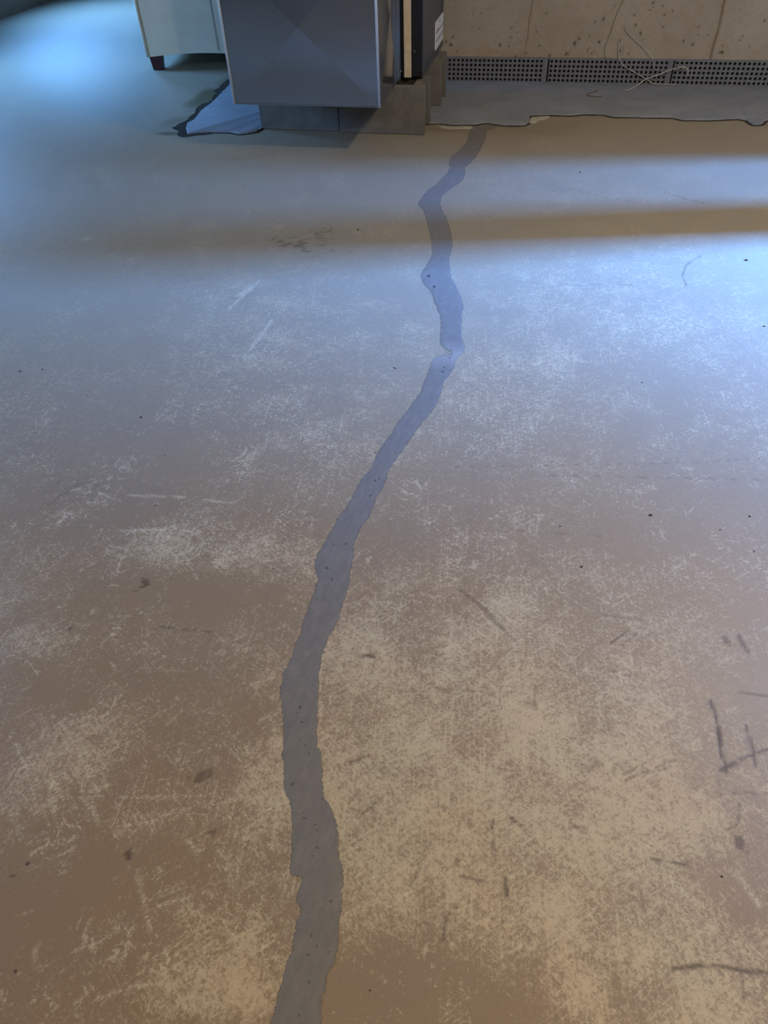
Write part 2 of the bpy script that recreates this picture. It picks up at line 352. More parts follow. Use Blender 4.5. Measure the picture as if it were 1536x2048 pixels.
for pts, w, a in [([(1420, 1400), (1436, 1450), (1443, 1510), (1454, 1545)], 5, 1), ([(1492, 1450), (1506, 1500), (1512, 1535)], 4, .8), ([(1440, 1540), (1470, 1528)], 7, .9),
                  ([(1480, 1520), (1536, 1498)], 4, .8), ([(918, 1178), (965, 1215), (1030, 1282)], 5, .6), ([(1222, 1286), (1255, 1262)], 5, .7), ([(1245, 1290), (1275, 1265)], 3, .5),
                  ([(1303, 1718), (1340, 1726), (1384, 1728)], 4, .8), ([(1345, 1938), (1410, 1930), (1470, 1940), (1536, 1946)], 5, .9), ([(985, 1640), (988, 1720)], 3, .6),
                  ([(1011, 1758), (1013, 1790)], 6, .9), ([(1013, 1775), (1060, 1742)], 2.5, .6), ([(1023, 1637), (1043, 1652)], 5, .9), ([(1140, 1648), (1165, 1660)], 4, .8),
                  ([(893, 1830), (886, 1880)], 3, .6), ([(918, 1754), (960, 1760)], 4, .6), ([(1478, 1610), (1476, 1650), (1452, 1660)], 3, .7), ([(1410, 1585), (1536, 1588)], 2.5, .5),
                  ([(1250, 1560), (1350, 1520)], 2.5, .6), ([(1245, 1550), (1290, 1525)], 3, .6), ([(1260, 1555), (1340, 1535)], 2, .5), ([(1073, 1370), (1070, 1420)], 4, .5),
                  ([(850, 1374), (950, 1383)], 2.5, .5), ([(1220, 1340), (1260, 1352)], 3, .6), ([(1480, 1383), (1536, 1392)], 3, .7), ([(320, 1253), (420, 1265)], 2.5, .6),
                  ([(645, 1340), (770, 1362)], 2, .4), ([(1205, 1230), (1290, 1240)], 4, .4), ([(735, 1308), (750, 1316)], 4, .9), ([(1478, 1270), (1486, 1290), (1496, 1305)], 6, .8),
                  ([(1400, 513), (1372, 530), (1364, 552), (1372, 570)], 2.5, .5), ([(1330, 385), (1380, 400), (1410, 407)], 2.5, .5), ([(1100, 383), (1150, 378), (1190, 392), (1260, 402)], 2, .35),
                  ([(1120, 568), (1300, 570)], 2, .25), ([(150, 1250), (135, 1262)], 4, .6), ([(590, 1810), (585, 1840)], 2, .5), ([(1480, 1950), (1490, 2000)], 4, .5),
                  ([(1050, 1850), (1060, 1880)], 3, .4), ([(820, 1770), (840, 1735)], 3, .4), ([(700, 1525), (745, 1508)], 3, .5), ([(1440, 1560), (1440, 1600)], 3, .4),
                  ([(1060, 950), (1536, 960)], 1.6, .3), ([(1000, 1060), (1250, 1075)], 1.6, .25), ([(900, 935), (1400, 925), (1536, 915)], 1.6, .3)]:
    scratch(pts, w, a, dark)
for pts, w, a in [([(715, 1640), (755, 1600)], 2, .6), ([(720, 1635), (735, 1615), (752, 1622)], 3, .5)]: scratch(pts, w, a, dark)
rs = random.Random(3)
LS = [([(30, 1555), (75, 1490)], 3), ([(190, 2000), (260, 1975), (330, 1965)], 5), ([(65, 1925), (75, 1890)], 6), ([(165, 1895), (170, 1860), (185, 1835)], 4), ([(140, 1905), (210, 1880)], 3),
      ([(240, 1650), (300, 1645), (350, 1620)], 4), ([(370, 1675), (395, 1705)], 6), ([(275, 1740), (300, 1860)], 6), ([(300, 1800), (370, 1775)], 3), ([(305, 1790), (375, 1765)], 3), ([(310, 1815), (390, 1790)], 3),
      ([(520, 1625), (560, 1610)], 3), ([(530, 1640), (565, 1615)], 3), ([(240, 1595), (420, 1590)], 3), ([(200, 1575), (215, 1570)], 8), ([(330, 1900), (335, 1920)], 8), ([(325, 1935), (330, 1945)], 8),
      ([(520, 1920), (560, 1912)], 3), ([(520, 1440), (560, 1425)], 3), ([(500, 1368), (550, 1355)], 3), ([(260, 990), (370, 995)], 4), ([(240, 1062), (330, 1058)], 4), ([(400, 1000), (470, 1005)], 4),
      ([(560, 1440), (600, 1400)], 2.5), ([(240, 1390), (210, 1430)], 4), ([(1340, 1760), (1380, 1800)], 5), ([(1470, 1740), (1520, 1810)], 7), ([(1265, 1700), (1310, 1690)], 3),
      ([(640, 1330), (640, 1440)], 3), ([(640, 1400), (643, 1425)], 7), ([(480, 590), (500, 575)], 10), ([(455, 620), (500, 580), (520, 560)], 4), ([(545, 640), (500, 700)], 5), ([(885, 1300), (920, 1290)], 3),
      ([(800, 1800), (830, 1770)], 4), ([(1280, 1880), (1300, 1960)], 3), ([(1020, 1830), (1040, 1900)], 3), ([(170, 480), (200, 460)], 4)]
for k in range(46):    # the brushed fan of scuffs and the swirl beside it
    a = rs.uniform(-.35, .35)+1.0; x0, y0 = rs.uniform(30, 190), rs.uniform(1480, 1600); L = rs.uniform(20, 75)
    LS.append(([(x0, y0), (x0+L*math.cos(a)*.6, y0+L*math.sin(a))], rs.uniform(1.5, 3)))
for k in range(5):
    r = 22+10*k; a0 = rs.uniform(0, 6)
    LS.append(([(355+r*math.cos(a0+t*.35), 1090+.62*r*math.sin(a0+t*.35)) for t in range(9+rs.randrange(5))], rs.uniform(2.5, 5)))
for k in range(110):   # stray scuffs of shoes and furniture, mostly over the brown left side
    x0 = rs.uniform(0, 600) if k % 3 else rs.uniform(650, 1536); y0 = rs.uniform(900, 2040); a = rs.choice([-.6, .5, 2.3, -.3, 1.2, -.5])+rs.uniform(-.3, .3); L = rs.uniform(6, 45)
    LS.append(([(x0, y0), (x0+.5*L*math.cos(a)+rs.uniform(-4, 4), y0+.5*L*math.sin(a)), (x0+L*math.cos(a), y0+L*math.sin(a))], rs.uniform(1.2, 2.6)))
for pts, w in LS: scratch(pts, w, .72 if w > 2 else .55, light)
FZ = np.zeros_like(FX)
floor = from_np('floor', np.stack([FX, FY, FZ], 1), quads(len(YS), len(XS)), M_FLOOR)
set_color(floor.data, 'wear', np.stack([np.clip(.26+.75*np.tanh((wear-.26)*1.1), -.2, .72), np.clip(dark, 0, 1), np.clip(light, 0, 1), np.clip(stain, 0, 1)], 1))
at = floor.data.attributes.new('even', 'FLOAT', 'POINT'); at.data.foreach_set('value', np.clip((FY-.95)/.9, 0, 1).astype(np.float32))
struct(floor, 'scuffed brown and beige concrete basement floor')

# ------------------------------------------------------------------ trench patch of newer concrete round the foundation corner
front = [(376, 268.7), (392, 267), (418.5, 265), (440, 265.5), (461, 266), (478, 269.5), (495, 268), (511.6, 265), (522, 259), (528.5, 253.4)]
right = [(862, 248), (882, 248.6), (904, 251), (926, 250), (948, 250), (970, 246), (1005, 251), (1030, 252), (1049, 251.7), (1058, 246), (1052, 238), (1062, 233), (1080, 231), (1104, 231), (1142, 232), (1168, 229), (1203, 229.7),
         (1225, 234.5), (1278, 235.4), (1344, 236.7), (1366, 240.7), (1410, 242), (1454, 240), (1476, 238.5), (1494, 242), (1507, 251), (1520, 250), (1533, 242)]
left = [(462.5, 167), (452, 179), (445.6, 185.7), (432, 198), (422, 209.4), (410, 217), (401.6, 224.7), (394, 233), (388, 240), (376, 248), (372.8, 258.5)]
line = [(-1.80, 8.45), (-1.84, 6.6), (-1.80, 5.2)]+[tuple(fl(*p)) for p in left]+[tuple(fl(*p)) for p in front]+[(-1.2, 3.64), (-.9, 3.70)]+[tuple(fl(*p)) for p in right]+[(1.3, 3.93), (1.8, 3.90), (2.19, 3.93)]
def ragged(pl, step=.012, amp=.006, seed=1):
    out = []; q = 0
    for a, b in zip(pl[:-1], pl[1:]):
        a, b = np.array(a), np.array(b); L = np.linalg.norm(b-a); k = max(1, int(L/step)); nrm = np.array([-(b-a)[1], (b-a)[0]])/max(L, 1e-6)
        for i in range(k):
            s = q+L*i/k; e = fbm(np.array([s*22.0]), np.array([seed*3.7]), seed)[0]-.5
            out.append(a+(b-a)*i/k+nrm*e*amp*3)
        q += L
    out.append(np.array(pl[-1])); return out
edge = ragged(line)
E = np.array(edge); I = np.stack([np.maximum(E[:, 0], -1.04), np.maximum(E[:, 1], 4.5)], 1); ne = len(E)
zt = .007+.0015*(fbm(E[:, 0]*20, E[:, 1]*20, 2)-.5)
PV = np.concatenate([np.c_[E, np.zeros(ne)], np.c_[E, zt-.002], np.c_[E+.006*(I-E)/np.linalg.norm(I-E, axis=1)[:, None], zt], np.c_[I, np.full(ne, .007)]])
pad = from_np('trim_1', PV, [(k*ne+i, k*ne+i+1, (k+1)*ne+i+1, (k+1)*ne+i) for k in range(3) for i in range(ne-1)], M_PAD)
struct(pad, 'strip of newer grey concrete patched along the foundation wall')
# the open, dirt-filled crack that runs round the patch
V = []; k = 0; q = 0.0
for i, p in enumerate(edge):
    a = edge[max(i-2, 0)]; b = edge[min(i+2, len(edge)-1)]; t = (b-a)/max(np.linalg.norm(b-a), 1e-6); nn = np.array([t[1], -t[0]])
    if i: q += np.linalg.norm(p-edge[i-1])
    w = .006+.013*fbm(np.array([q*16]), np.array([2.0]), 5)[0]
    if -2.0 < p[0] < -1.6 and p[1] < 4.6: w += .010+.04*max(0, fbm(np.array([q*9]), np.array([5.0]), 8)[0]-.25)*2
    V += [(p[0]-nn[0]*.004, p[1]-nn[1]*.004, .0016), (p[0]+nn[0]*w, p[1]+nn[1]*w, .0012)]
n = len(edge); gap = from_np('crack_gap', V, [(2*i, 2*i+1, 2*i+3, 2*i+2) for i in range(n-1)], M_GAP, pad)
gap['label'] = 'dark open crack along the edge of the patch'
def chip(pxs, h, mat=M_CHIP):
    P = [fl(*p) for p in pxs]; c = sum(P)/len(P); bm = bmesh.new()
    R = ragged([tuple(p) for p in P]+[tuple(P[0])], .01, .004, 9)[:-1]
    bo = [bm.verts.new((p[0], p[1], .0)) for p in R]; tp = [bm.verts.new((c[0]+(p[0]-c[0])*.8, c[1]+(p[1]-c[1])*.8, h*(.7+.6*rs.random()))) for p in R]
    m = len(R)
    for i in range(m): bm.faces.new((bo[i], bo[(i+1) % m], tp[(i+1) % m], tp[i]))
    f = bm.faces.new(tp); bmesh.ops.triangulate(bm, faces=[f]); o = from_bm('broken_edge', bm, mat, pad); return o
chip([(1056, 246), (1058, 239), (1066, 235), (1100, 233), (1092, 238), (1078, 241), (1070, 247)], .006)
chip([(880, 252), (905, 254), (945, 253), (950, 257), (905, 259), (882, 256)], .003)

# ------------------------------------------------------------------ sealant strip over the floor crack
TR = [(247, 950, 1004), (254, 944, 990), (262, 942, 972), (285, 935, 966), (300, 921, 958), (315, 903, 950), (325, 900, 940), (335, 901, 928), (345, 897, 929), (358, 885, 925), (370, 873, 912), (380, 858, 896),
      (390, 850, 884), (400, 842, 880), (410, 837, 879), (420, 848, 882), (435, 853, 890), (450, 857, 896), (470, 861, 902), (490, 866, 903), (505, 866, 901), (515, 864, 897), (530, 856, 897), (545, 845, 898),
      (555, 843, 901), (568, 848, 908), (580, 862, 914), (592, 868, 919), (605, 870, 924), (615, 876, 925), (630, 882, 921), (650, 884, 921), (670, 882, 921), (685, 882, 926), (695, 888, 929), (705, 890, 925),
      (718, 866, 911), (735, 861, 908), (750, 855, 897), (765, 850, 884), (785, 842, 881), (805, 828, 875), (825, 814, 862), (845, 796, 842), (865, 786, 829), (885, 770, 816), (905, 757, 801), (920, 750, 790),
      (940, 742, 777), (955, 726, 774), (970, 718, 767), (985, 709, 759), (1000, 703, 748), (1020, 691, 744), (1035, 677, 736), (1050, 671, 723), (1070, 658, 714), (1085, 651, 707), (1105, 638, 706), (1120, 631, 705),
      (1142, 630, 700), (1155, 637, 699), (1175, 632, 695), (1200, 624, 688), (1220, 616, 681), (1240, 608, 675), (1260, 605, 666), (1275, 598, 656), (1300, 586, 646), (1325, 580, 642), (1345, 568, 638), (1370, 563, 637),
      (1400, 562, 635), (1430, 568, 633), (1460, 568, 633), (1490, 567, 635), (1510, 565, 642), (1530, 568, 643), (1550, 568, 645), (1575, 570, 645), (1590, 573, 645), (1600, 580, 650), (1620, 582, 664), (1650, 586, 674),
      (1680, 584, 677), (1700, 584, 676), (1720, 582, 679), (1740, 580, 686), (1750, 582, 686), (1755, 604, 686), (1770, 604, 686), (1785, 595, 684), (1800, 593, 684), (1820, 603, 683), (1840, 595, 677), (1870, 588, 676),
      (1900, 584, 674), (1925, 575, 671), (1950, 567, 654), (1970, 562, 650), (2000, 554, 645), (2020, 549, 642), (2048, 540, 643), (2090, 528, 634), (2140, 512, 622)]
ty, tl_, tr_ = [np.array(c, float) for c in zip(*TR)]
rows = []; y = 247.0
while y < 2140:
    rows.append(y); y += max(.8, 3.2*((y+300)/2300)**1.1)
rows = np.array(rows); NC = 33
PORES = [(634, 1696, 3.2), (627, 1712, 2.5), (634, 1660, 2), (609, 1637, 3), (608, 1627, 2), (623, 1872, 3.2), (598, 2033, 3.5), (606, 2034, 2), (653, 1137, 3), (663, 1160, 3), (634, 1200, 2), (667, 1090, 2.5), (692, 1089, 3), (610, 1492, 2.5),
         (618, 1508, 2.5), (617, 1532, 3), (585, 1569, 2.5), (645, 1600, 2.5), (630, 1650, 2), (661, 1803, 3), (634, 1893, 3), (615, 1911, 3), (750, 962, 2.5), (758, 958, 2), (740, 992, 2), (857, 553, 4), (868, 574, 3),
         (899, 716, 2.5), (888, 735, 2), (885, 744, 2.5), (600, 1415, 2.5), (596, 1425, 2), (603, 1445, 2), (625, 1459, 2), (600, 1480, 2), (700, 958, 2), (812, 868, 2), (618, 1965, 2.5), (658, 1905, 2.5)]
V = []; ED = []
for i, y in enumerate(rows):
    jl = (fbm(np.array([y*.16]), np.array([1.5]), 21, 3)[0]-.5)*9*(y+500)/2500; jr = (fbm(np.array([y*.16]), np.array([7.5]), 31, 3)[0]-.5)*9*(y+500)/2500
    l = np.interp(y, ty, tl_)-3+jl; r = np.interp(y, ty, tr_)+3+jr
    for k in range(NC):
        u = k/(NC-1); x = l+(r-l)*u; p = fl(x, y); e = min(u, 1-u)*(r-l)
        e = e/(8.0*(y+700)/2000)
        fade = 1.0
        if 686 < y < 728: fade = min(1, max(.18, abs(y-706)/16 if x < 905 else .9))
        if y < 262: fade = .75
        pore = max([0.0]+[1.0 if math.hypot(x-a, (y-b)*(.7+.6*((a*7) % 5)/5)) < c*.72 else 0 for a, b, c in PORES if abs(b-y) < 6])
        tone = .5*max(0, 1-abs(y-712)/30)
        hgt = .0004+.0007*min(1, e*.6)*min(1, fade+.2)
        V.append((p[0], p[1], hgt)); ED.append((min(1, e)*fade, pore, tone, 1))
seal = from_np('crack_sealant', V, quads(len(rows), NC)[:, ::-1], M_SEAL, smooth=True)
set_color(seal.data, 'seal', ED)
tag(seal, 'wavering grey band of patching compound smeared along the crack in the floor', 'crack repair')

# ------------------------------------------------------------------ walls and ceiling
WY, ZC = 4.51, 2.45
wx = seg_ranges([(-1.05, -.62, .05), (-.62, 1.15, .0055), (1.15, 2.2, .06)]); wz = seg_ranges([(0, .1, .02), (.1, .42, .0055), (.42, ZC, .1)])
WX, WZ = np.meshgrid(wx, wz); X, Z = WX.ravel(), WZ.ravel(); pit = np.zeros_like(X); crk = np.zeros_like(X); rust = np.zeros_like(X)
def wpx(x, y): p = on_plane(x, y, 1, WY); return p[0], p[2]
PITS = [(1000, 90, 5), (1017, 93, 3), (1023, 55, 3), (1022, 74, 3), (1078, 92, 2.5), (1149, 87, 6), (1158, 78, 4), (1133, 108, 5), (1099, 112, 4), (1175, 100, 4), (1179, 72, 3), (1198, 84, 4), (1031, 114, 4), (1051, 106, 3), (901, 90, 5),
        (892, 84, 3.5), (906, 74, 3), (914, 103, 3), (961, 27, 3), (1207, 38, 4.5), (1230, 12, 3), (1271, 51, 4), (1281, 67, 4), (1328, 31, 3), (1345, 22, 4), (1306, 6, 4), (1325, 12, 3.5), (1367, 83, 4.5), (1385, 89, 4),
        (1396, 54, 3.5), (1240, 102, 4.5), (1198, 85, 5), (1257, 108, 3.5), (1443, 105, 6), (1485, 73, 3), (1529, 41, 4), (1479, 80, 3), (1240, 82, 3), (1268, 31, 3), (1285, 80, 3), (1397, 70, 2.5), (1326, 54, 2.5), (1415, 70, 2.5), (1183, 107, 3.5),
        (1300, 20, 2.5), (1190, 44, 3), (1093, 28, 2.5), (1073, 63, 2.5), (1142, 101, 2.5), (1188, 102, 3), (958, 57, 2), (995, 102, 2)]
for _ in range(50): PITS.append((rs.uniform(890, 1560), rs.uniform(-40, 116), rs.uniform(.9, 2.0)))
for px, py, r in PITS:
    cx, cz = wpx(px, py); rr = r*.0014*rs.uniform(.85, 1.15); el = rs.uniform(.7, 1.5)
    d = np.hypot((X-cx)*el, (Z-cz)/el); ph = np.arctan2(Z-cz, X-cx)
    pit = np.maximum(pit, np.clip(1.5-d/(rr*(1+.3*np.sin(ph*3+px))), 0, 1))
cz_ = Z; cx_ = -.178+.012*np.clip(Z-.12, 0, 1)*3+.007*(fbm(Z*14, Z*0+3, 4)-.5)*2
crk = np.maximum(crk, np.clip(1.3-np.abs(X-cx_)/.0035, 0, 1)*np.clip((Z-.14)/.12+.35, .3, 1))
seam = np.clip(1.4-np.abs(X-.7625-.0022*np.sin(Z*30))/.006, 0, 1); crk = np.maximum(crk, seam)
rust = np.clip(.55-np.hypot((X+.40)/.13, (Z-.13)/.09), 0, 1)+.45*np.clip(1-np.abs(Z-.12)/.04, 0, 1)*(fbm(X*9, Z*30, 6) > .5)
WYv = WY+.004*pit+.003*crk-.003*(X > .765)
wall = from_np('wall_back', np.stack([X, WYv, Z], 1), quads(len(wz), len(wx)), M_WALL)
set_color(wall.data, 'pit', np.stack([np.clip(pit, 0, 1), np.clip(crk, 0, 1), np.clip(rust, 0, 1), np.ones_like(X)], 1))
struct(wall, 'poured concrete foundation wall with bug holes and form seams')
box('wall_core', (-1.05, WY+.01, 0), (2.2, WY+.3, ZC), M_WALL, wall)
struct(box('wall_return', (-1.05, WY+.3, 0), (-.75, 8.6, ZC), M_WALL))
struct(box('wall_far', (-4.5, 8.5, 0), (-1.05, 8.7, ZC), M_PLAIN))
struct(box('wall_front', (-4.5, -2.7, 0), (2.35, -2.5, ZC), M_PLAIN))
LX = -4.38
lw = []
for a, b in [(-2.5, .8), (2.3, 4.2), (4.9, 6.2), (6.9, 8.5)]: lw.append(((LX-.12, a, 0), (LX, b, ZC)))
for a, b in [(.8, 2.3), (4.2, 4.9), (6.2, 6.9)]: lw += [((LX-.12, a, 0), (LX, b, .95)), ((LX-.12, a, 1.75), (LX, b, ZC))]
struct(boxes('wall_left', lw, M_PLAIN), 'plain painted side wall')
# right wall with a patio door (two openings and a wide mullion)
rw = [((2.2, -2.5, 0), (2.35, 0.9, ZC)), ((2.2, 3.66, 0), (2.35, 4.8, ZC)), ((2.2, 0.9, 2.1), (2.35, 3.66, ZC))]
struct(boxes('wall_right', rw, M_PLAIN))
df = [((2.18, 3.0, 0), (2.37, 3.22, 2.1)), ((2.18, 0.9, 2.04), (2.37, 3.66, 2.1)), ((2.18, 3.61, 0), (2.37, 3.66, 2.04)), ((2.18, 0.9, 0), (2.37, 0.95, 2.04))]
door = struct(boxes('door_1', df, M_FRAME), 'white frame of the patio door')
boxes('daylight_dimming_slats', [((2.30, 3.23, .02+.04*k), (2.303, 3.605, .042+.04*k)) for k in range(50)], M_FRAME, door)  # unseen slats added to dim the daylight through the far opening
struct(box('wall_light_blocker', (6.0, -4.0, -.1), (6.2, 3.62, 8.6), M_PLAIN), 'unseen wall added outside the patio door to soften the daylight edge')  # made-up blocker out of view, cuts the near side of the daylight softly
struct(box('patio_ground', (2.36, -4.0, -.1), (9.0, 6.0, -.02), M_PAD), 'concrete patio outside the door')
struct(box('ceiling', (-4.5, -2.7, ZC), (2.35, 8.7, ZC+.1), M_CEIL))

# ------------------------------------------------------------------ perforated drain channel along the wall foot
ch = empty('drain_channel', (0, WY, .007)); tag(ch, 'grey perforated plastic drain channel along the foot of the concrete wall', 'drain channel')
def perforated(nc, nr, p, hole, H):
    """sheet of nc x nr cells, each with a real hole and short walls"""
    V = []; Fc = []; h = hole/2; D = .006
    pz = H/nr
    for i in range(nc):
        for j in range(nr):
            x0, z0 = i*p, j*pz; cx, cz = x0+p/2, z0+pz/2; b = len(V)
            V += [(x0, 0, z0), (x0+p, 0, z0), (x0+p, 0, z0+pz), (x0, 0, z0+pz)]
            c = h*.55
            ring = [(cx-c, cz-h), (cx+c, cz-h), (cx+h, cz-c), (cx+h, cz+c), (cx+c, cz+h), (cx-c, cz+h), (cx-h, cz+c), (cx-h, cz-c)]
            V += [(x, 0, z) for x, z in ring]+[(x, D, z) for x, z in ring]
            f = b+4
            Fc += [(b, b+1, f+1, f), (b+1, f+2, f+1), (b+1, b+2, f+3, f+2), (b+2, f+4, f+3), (b+2, b+3, f+5, f+4), (b+3, f+6, f+5), (b+3, b, f+7, f+6), (b, f, f+7)]
            g = f+8
            Fc += [(f+k, f+(k+1) % 8, g+(k+1) % 8, g+k) for k in range(8)]
    me = bpy.data.meshes.new('perforated_panel'); me.from_pydata(V, [], Fc); me.validate(); me.update(); me.materials.append(M_PLASTIC); return me
PW, HCH, GAPW = .0234, .110, .030
NCOL = 26; PL = NCOL*PW
pm = perforated(NCOL, 5, PW, .0132, HCH)
for k in range(-2, 4):
    x0 = -.047+k*(PL+GAPW)
    if k == -2: continue
    if k == 3: continue
    o = link('perforated_panel', pm, None, ch); o.location = (x0, -.016, 0)
pm2 = perforated(14, 5, PW, .0132, HCH); o = link('perforated_panel', pm2, None, ch); o.location = (-.047-(PL+GAPW)-GAPW-14*PW, -.016, 0)
for k in range(-1, 4):
    x0 = -.047+k*(PL+GAPW)
    b = box('joint_cover', (x0-GAPW-.002, -.0195, 0), (x0-.008, -.004, HCH+.001), M_PLASTIC, ch, .001)
boxes('top_lip', [((-1.03, -.016, HCH), (1.92, -.0005, HCH+.004))], M_PLASTIC, ch)
bb = box('backing', (-1.03, -.006, 0), (1.92, -.002, HCH), M_BLACKGAP, ch); bb['label'] = 'black sheet painted as the shade behind the holes'  # black colour stands in for the shade inside the channel

# ------------------------------------------------------------------ cords lying against the wall
def wz7(x, y, off=.022):   # sighting on the wall face, zoom window of the cords
    p = on_plane(1180+x/6.98, y/6.98, 1, WY-off); return (p[0], p[1], max(p[2], .012))
def cord(name, zp, r, mat, label, offs, group=None):
    P = [wz7(x, y, o) for (x, y), o in zip(zp, offs)]
    o = tube(name, catmull(P, 8), r, mat); tag(o, label, 'cord', group); return o
cord('cord', [(655, 130), (600, 200), (540, 268), (492, 330), (486, 385), (520, 450), (620, 556), (740, 660), (855, 785), (880, 880), (900, 962), (960, 972)], .0016, M_WIRE,
     'thin pale cord zigzagging down the concrete wall onto the drain channel', [.004]*7+[.006, .018, .022, .024, .024])
cord('cord', [(405, 560), (396, 680), (402, 760), (420, 850), (470, 920), (640, 1022), (780, 1100), (870, 1160), (1000, 1186), (1100, 1190), (1215, 1184)], .0021, M_WIRE,
     'pale cord curving down the drain channel and lying along its bottom edge', [.004, .006, .012, .022, .023, .023, .024, .027, .03, .03, .028])
P = [wz7(x, y, .038) for x, y in [(780, 1105), (880, 1070), (1000, 1025), (1150, 966), (1280, 940), (1340, 950), (1370, 990), (1362, 1060)]]
q = [on_plane(1180+x/6.98, y/6.98, 2, .0105) for x, y in [(500, 1262), (560, 1246), (640, 1205), (715, 1155)]]
q = [(a[0], min(a[1], WY-.040), a[2]) for a in q[:3]]
o = tube('cord', catmull(q+P, 8), .0026, M_WIRE); tag(o, 'thicker pale cord hooked upward, crossing in front of the drain channel', 'cord')
cord('cord', [(470, -30), (455, 20), (390, 155), (330, 320), (270, 500), (212, 650), (205, 760), (225, 850), (290, 915)], .0011, M_DARKWIRE,
     'thin brown cord hanging straight down the concrete wall', [.004]*6+[.010, .022, .022])
q = [on_plane(1180+x/6.98, y/6.98, 2, .009) for x, y in [(110, 1268), (50, 1285), (-25, 1305), (-45, 1325), (0, 1338), (80, 1350), (165, 1346)]]
o = tube('cord', catmull([tuple(a) for a in q], 8), .0018, M_DARKWIRE); tag(o, 'small brown loop of cord lying on the grey patch beside the wall', 'cord')

# ------------------------------------------------------------------ concrete blocks under the furnace
BH = .20
def block(name, x0, y0, label, L=.392, z0=0.0, rz=0.0, jit=0):
    e = .024; t = .032; W = .195
    bm = bmesh.new()
    for a, b in [((0, 0, 0), (L, t, BH)), ((0, W-t, 0), (L, W, BH)), ((e, t, 0), (e+t, W-t, BH)), ((L-e-t, t, 0), (L-e, W-t, BH)), ((L/2-t/2, t, 0), (L/2+t/2, W-t, BH))]:
        add_box(bm, a, b, .0035)
    o = from_bm(name, bm, M_BLOCK); o.location = (x0, y0, z0); o.rotation_euler = (0, 0, rz)
    tag(o, label, 'concrete block', 'concrete blocks under the furnace'); return o
block('concrete_block', -1.378, 3.604, 'grey concrete block under the duct, set against the pale blue patch edge', .394, .0005)
block('concrete_block', -.978, 3.586, 'grey concrete block under the duct with its hollow end beside the sealed crack', .405, .0005)
block('concrete_block', -.962, 4.02, 'grey concrete block under the furnace nearest the perforated drain channel', .402, .0075)
block('concrete_block', -1.375, 4.02, 'grey concrete block under the furnace hidden behind the duct', .394, .0075)

# ------------------------------------------------------------------ galvanised return duct
DX0, DX1, DY0, DY1, DZ0, DZ1 = -1.353, -.712, 3.262, 3.665, .203, 2.40
duct = empty('return_air_duct', (-1.03, 3.46, DZ0)); tag(duct, 'galvanised sheet metal return air duct with cross-broken panels overhanging the blocks', 'duct')
def dl(p): return (p[0]+1.03, p[1]-3.46, p[2]-DZ0)
def panel(name, c, n, h):
    """cross-broken sheet: four triangles folded to a low pyramid along n; c = four corners"""
    c = [Vector(dl(p)) for p in c]; m = sum(c, Vector())/4+Vector(n)*h; V = [tuple(v) for v in c]+[tuple(m)]
    me = bpy.data.meshes.new(name); me.from_pydata(V, [], [(0, 1, 4), (1, 2, 4), (2, 3, 4), (3, 0, 4)]); me.update()
    return link(name, me, M_GALV, duct)
hz = .56
zz = [DZ0, DZ0+hz, DZ0+2*hz, DZ0+3*hz, DZ1]
for k in range(4):
    a, b = zz[k], zz[k+1]
    p = panel('front_panel', [(DX0, DY0, a), (DX1, DY0, a), (DX1, DY0, b), (DX0, DY0, b)], (0, -1, 0), .012)
    panel('side_panel', [(DX1, DY0, a), (DX1, DY1, a), (DX1, DY1, b), (DX1, DY0, b)], (1, 0, 0), .012)
    panel('side_panel', [(DX0, DY1, a), (DX0, DY0, a), (DX0, DY0, b), (DX0, DY1, b)], (-1, 0, 0), .006)
boxes('back_panel', [(dl((DX0, DY1-.002, DZ0)), dl((DX1, DY1, DZ1)))], M_GALV, duct)
boxes('bottom_panel', [(dl((DX0+.001, DY0+.001, DZ0)), dl((DX1-.001, DY1-.001, DZ0+.002)))], M_GALV, duct)
for x in (DX0, DX1): tube('corner_seam', [dl((x, DY0, z)) for z in (DZ0-.002, .8, 1.6, DZ1)], .0055, M_SEAM_GLINT, duct, 12)
boxes('bottom_hem', [(dl((DX0, DY0-.002, DZ0-.003)), dl((DX1, DY0+.004, DZ0+.003)))], M_GALV, duct, .001)
boxes('side_hem', [(dl((DX1-.004, DY0, DZ0-.003)), dl((DX1+.004, DY1+.03, DZ0+.004)))], M_GALV, duct, .001)
boxes('collar_flange', [(dl((DX1-.012, DY1-.02, DZ0)), dl((DX1+.012, DY1+.034, DZ1))), (dl((DX0-.012, DY1-.02, DZ0)), dl((DX0+.012, DY1+.034, DZ1)))], M_GALV, duct, .002)
boxes('drive_cleat', [(dl((DX1+.012, DY1-.012, DZ0+.005)), dl((DX1+.016, DY1+.010, DZ1)))], M_GALV, duct, .0015)
def screw(loc, axis, parent, r=.0045):
    bm = bmesh.new(); bmesh.ops.create_cone(bm, cap_ends=True, segments=6, radius1=r, radius2=r*.85, depth=.004)
    m = Matrix.Rotation(math.pi/2, 4, 'Y') if axis == 'x' else Matrix.Rotation(math.pi/2, 4, 'X')
    bmesh.ops.transform(bm, matrix=Matrix.Translation(loc) @ m, verts=bm.verts); return from_bm('screw', bm, M_SCREW, parent)
screw(dl((DX1+.0165, DY1+.012, DZ0+.035)), 'x', duct)

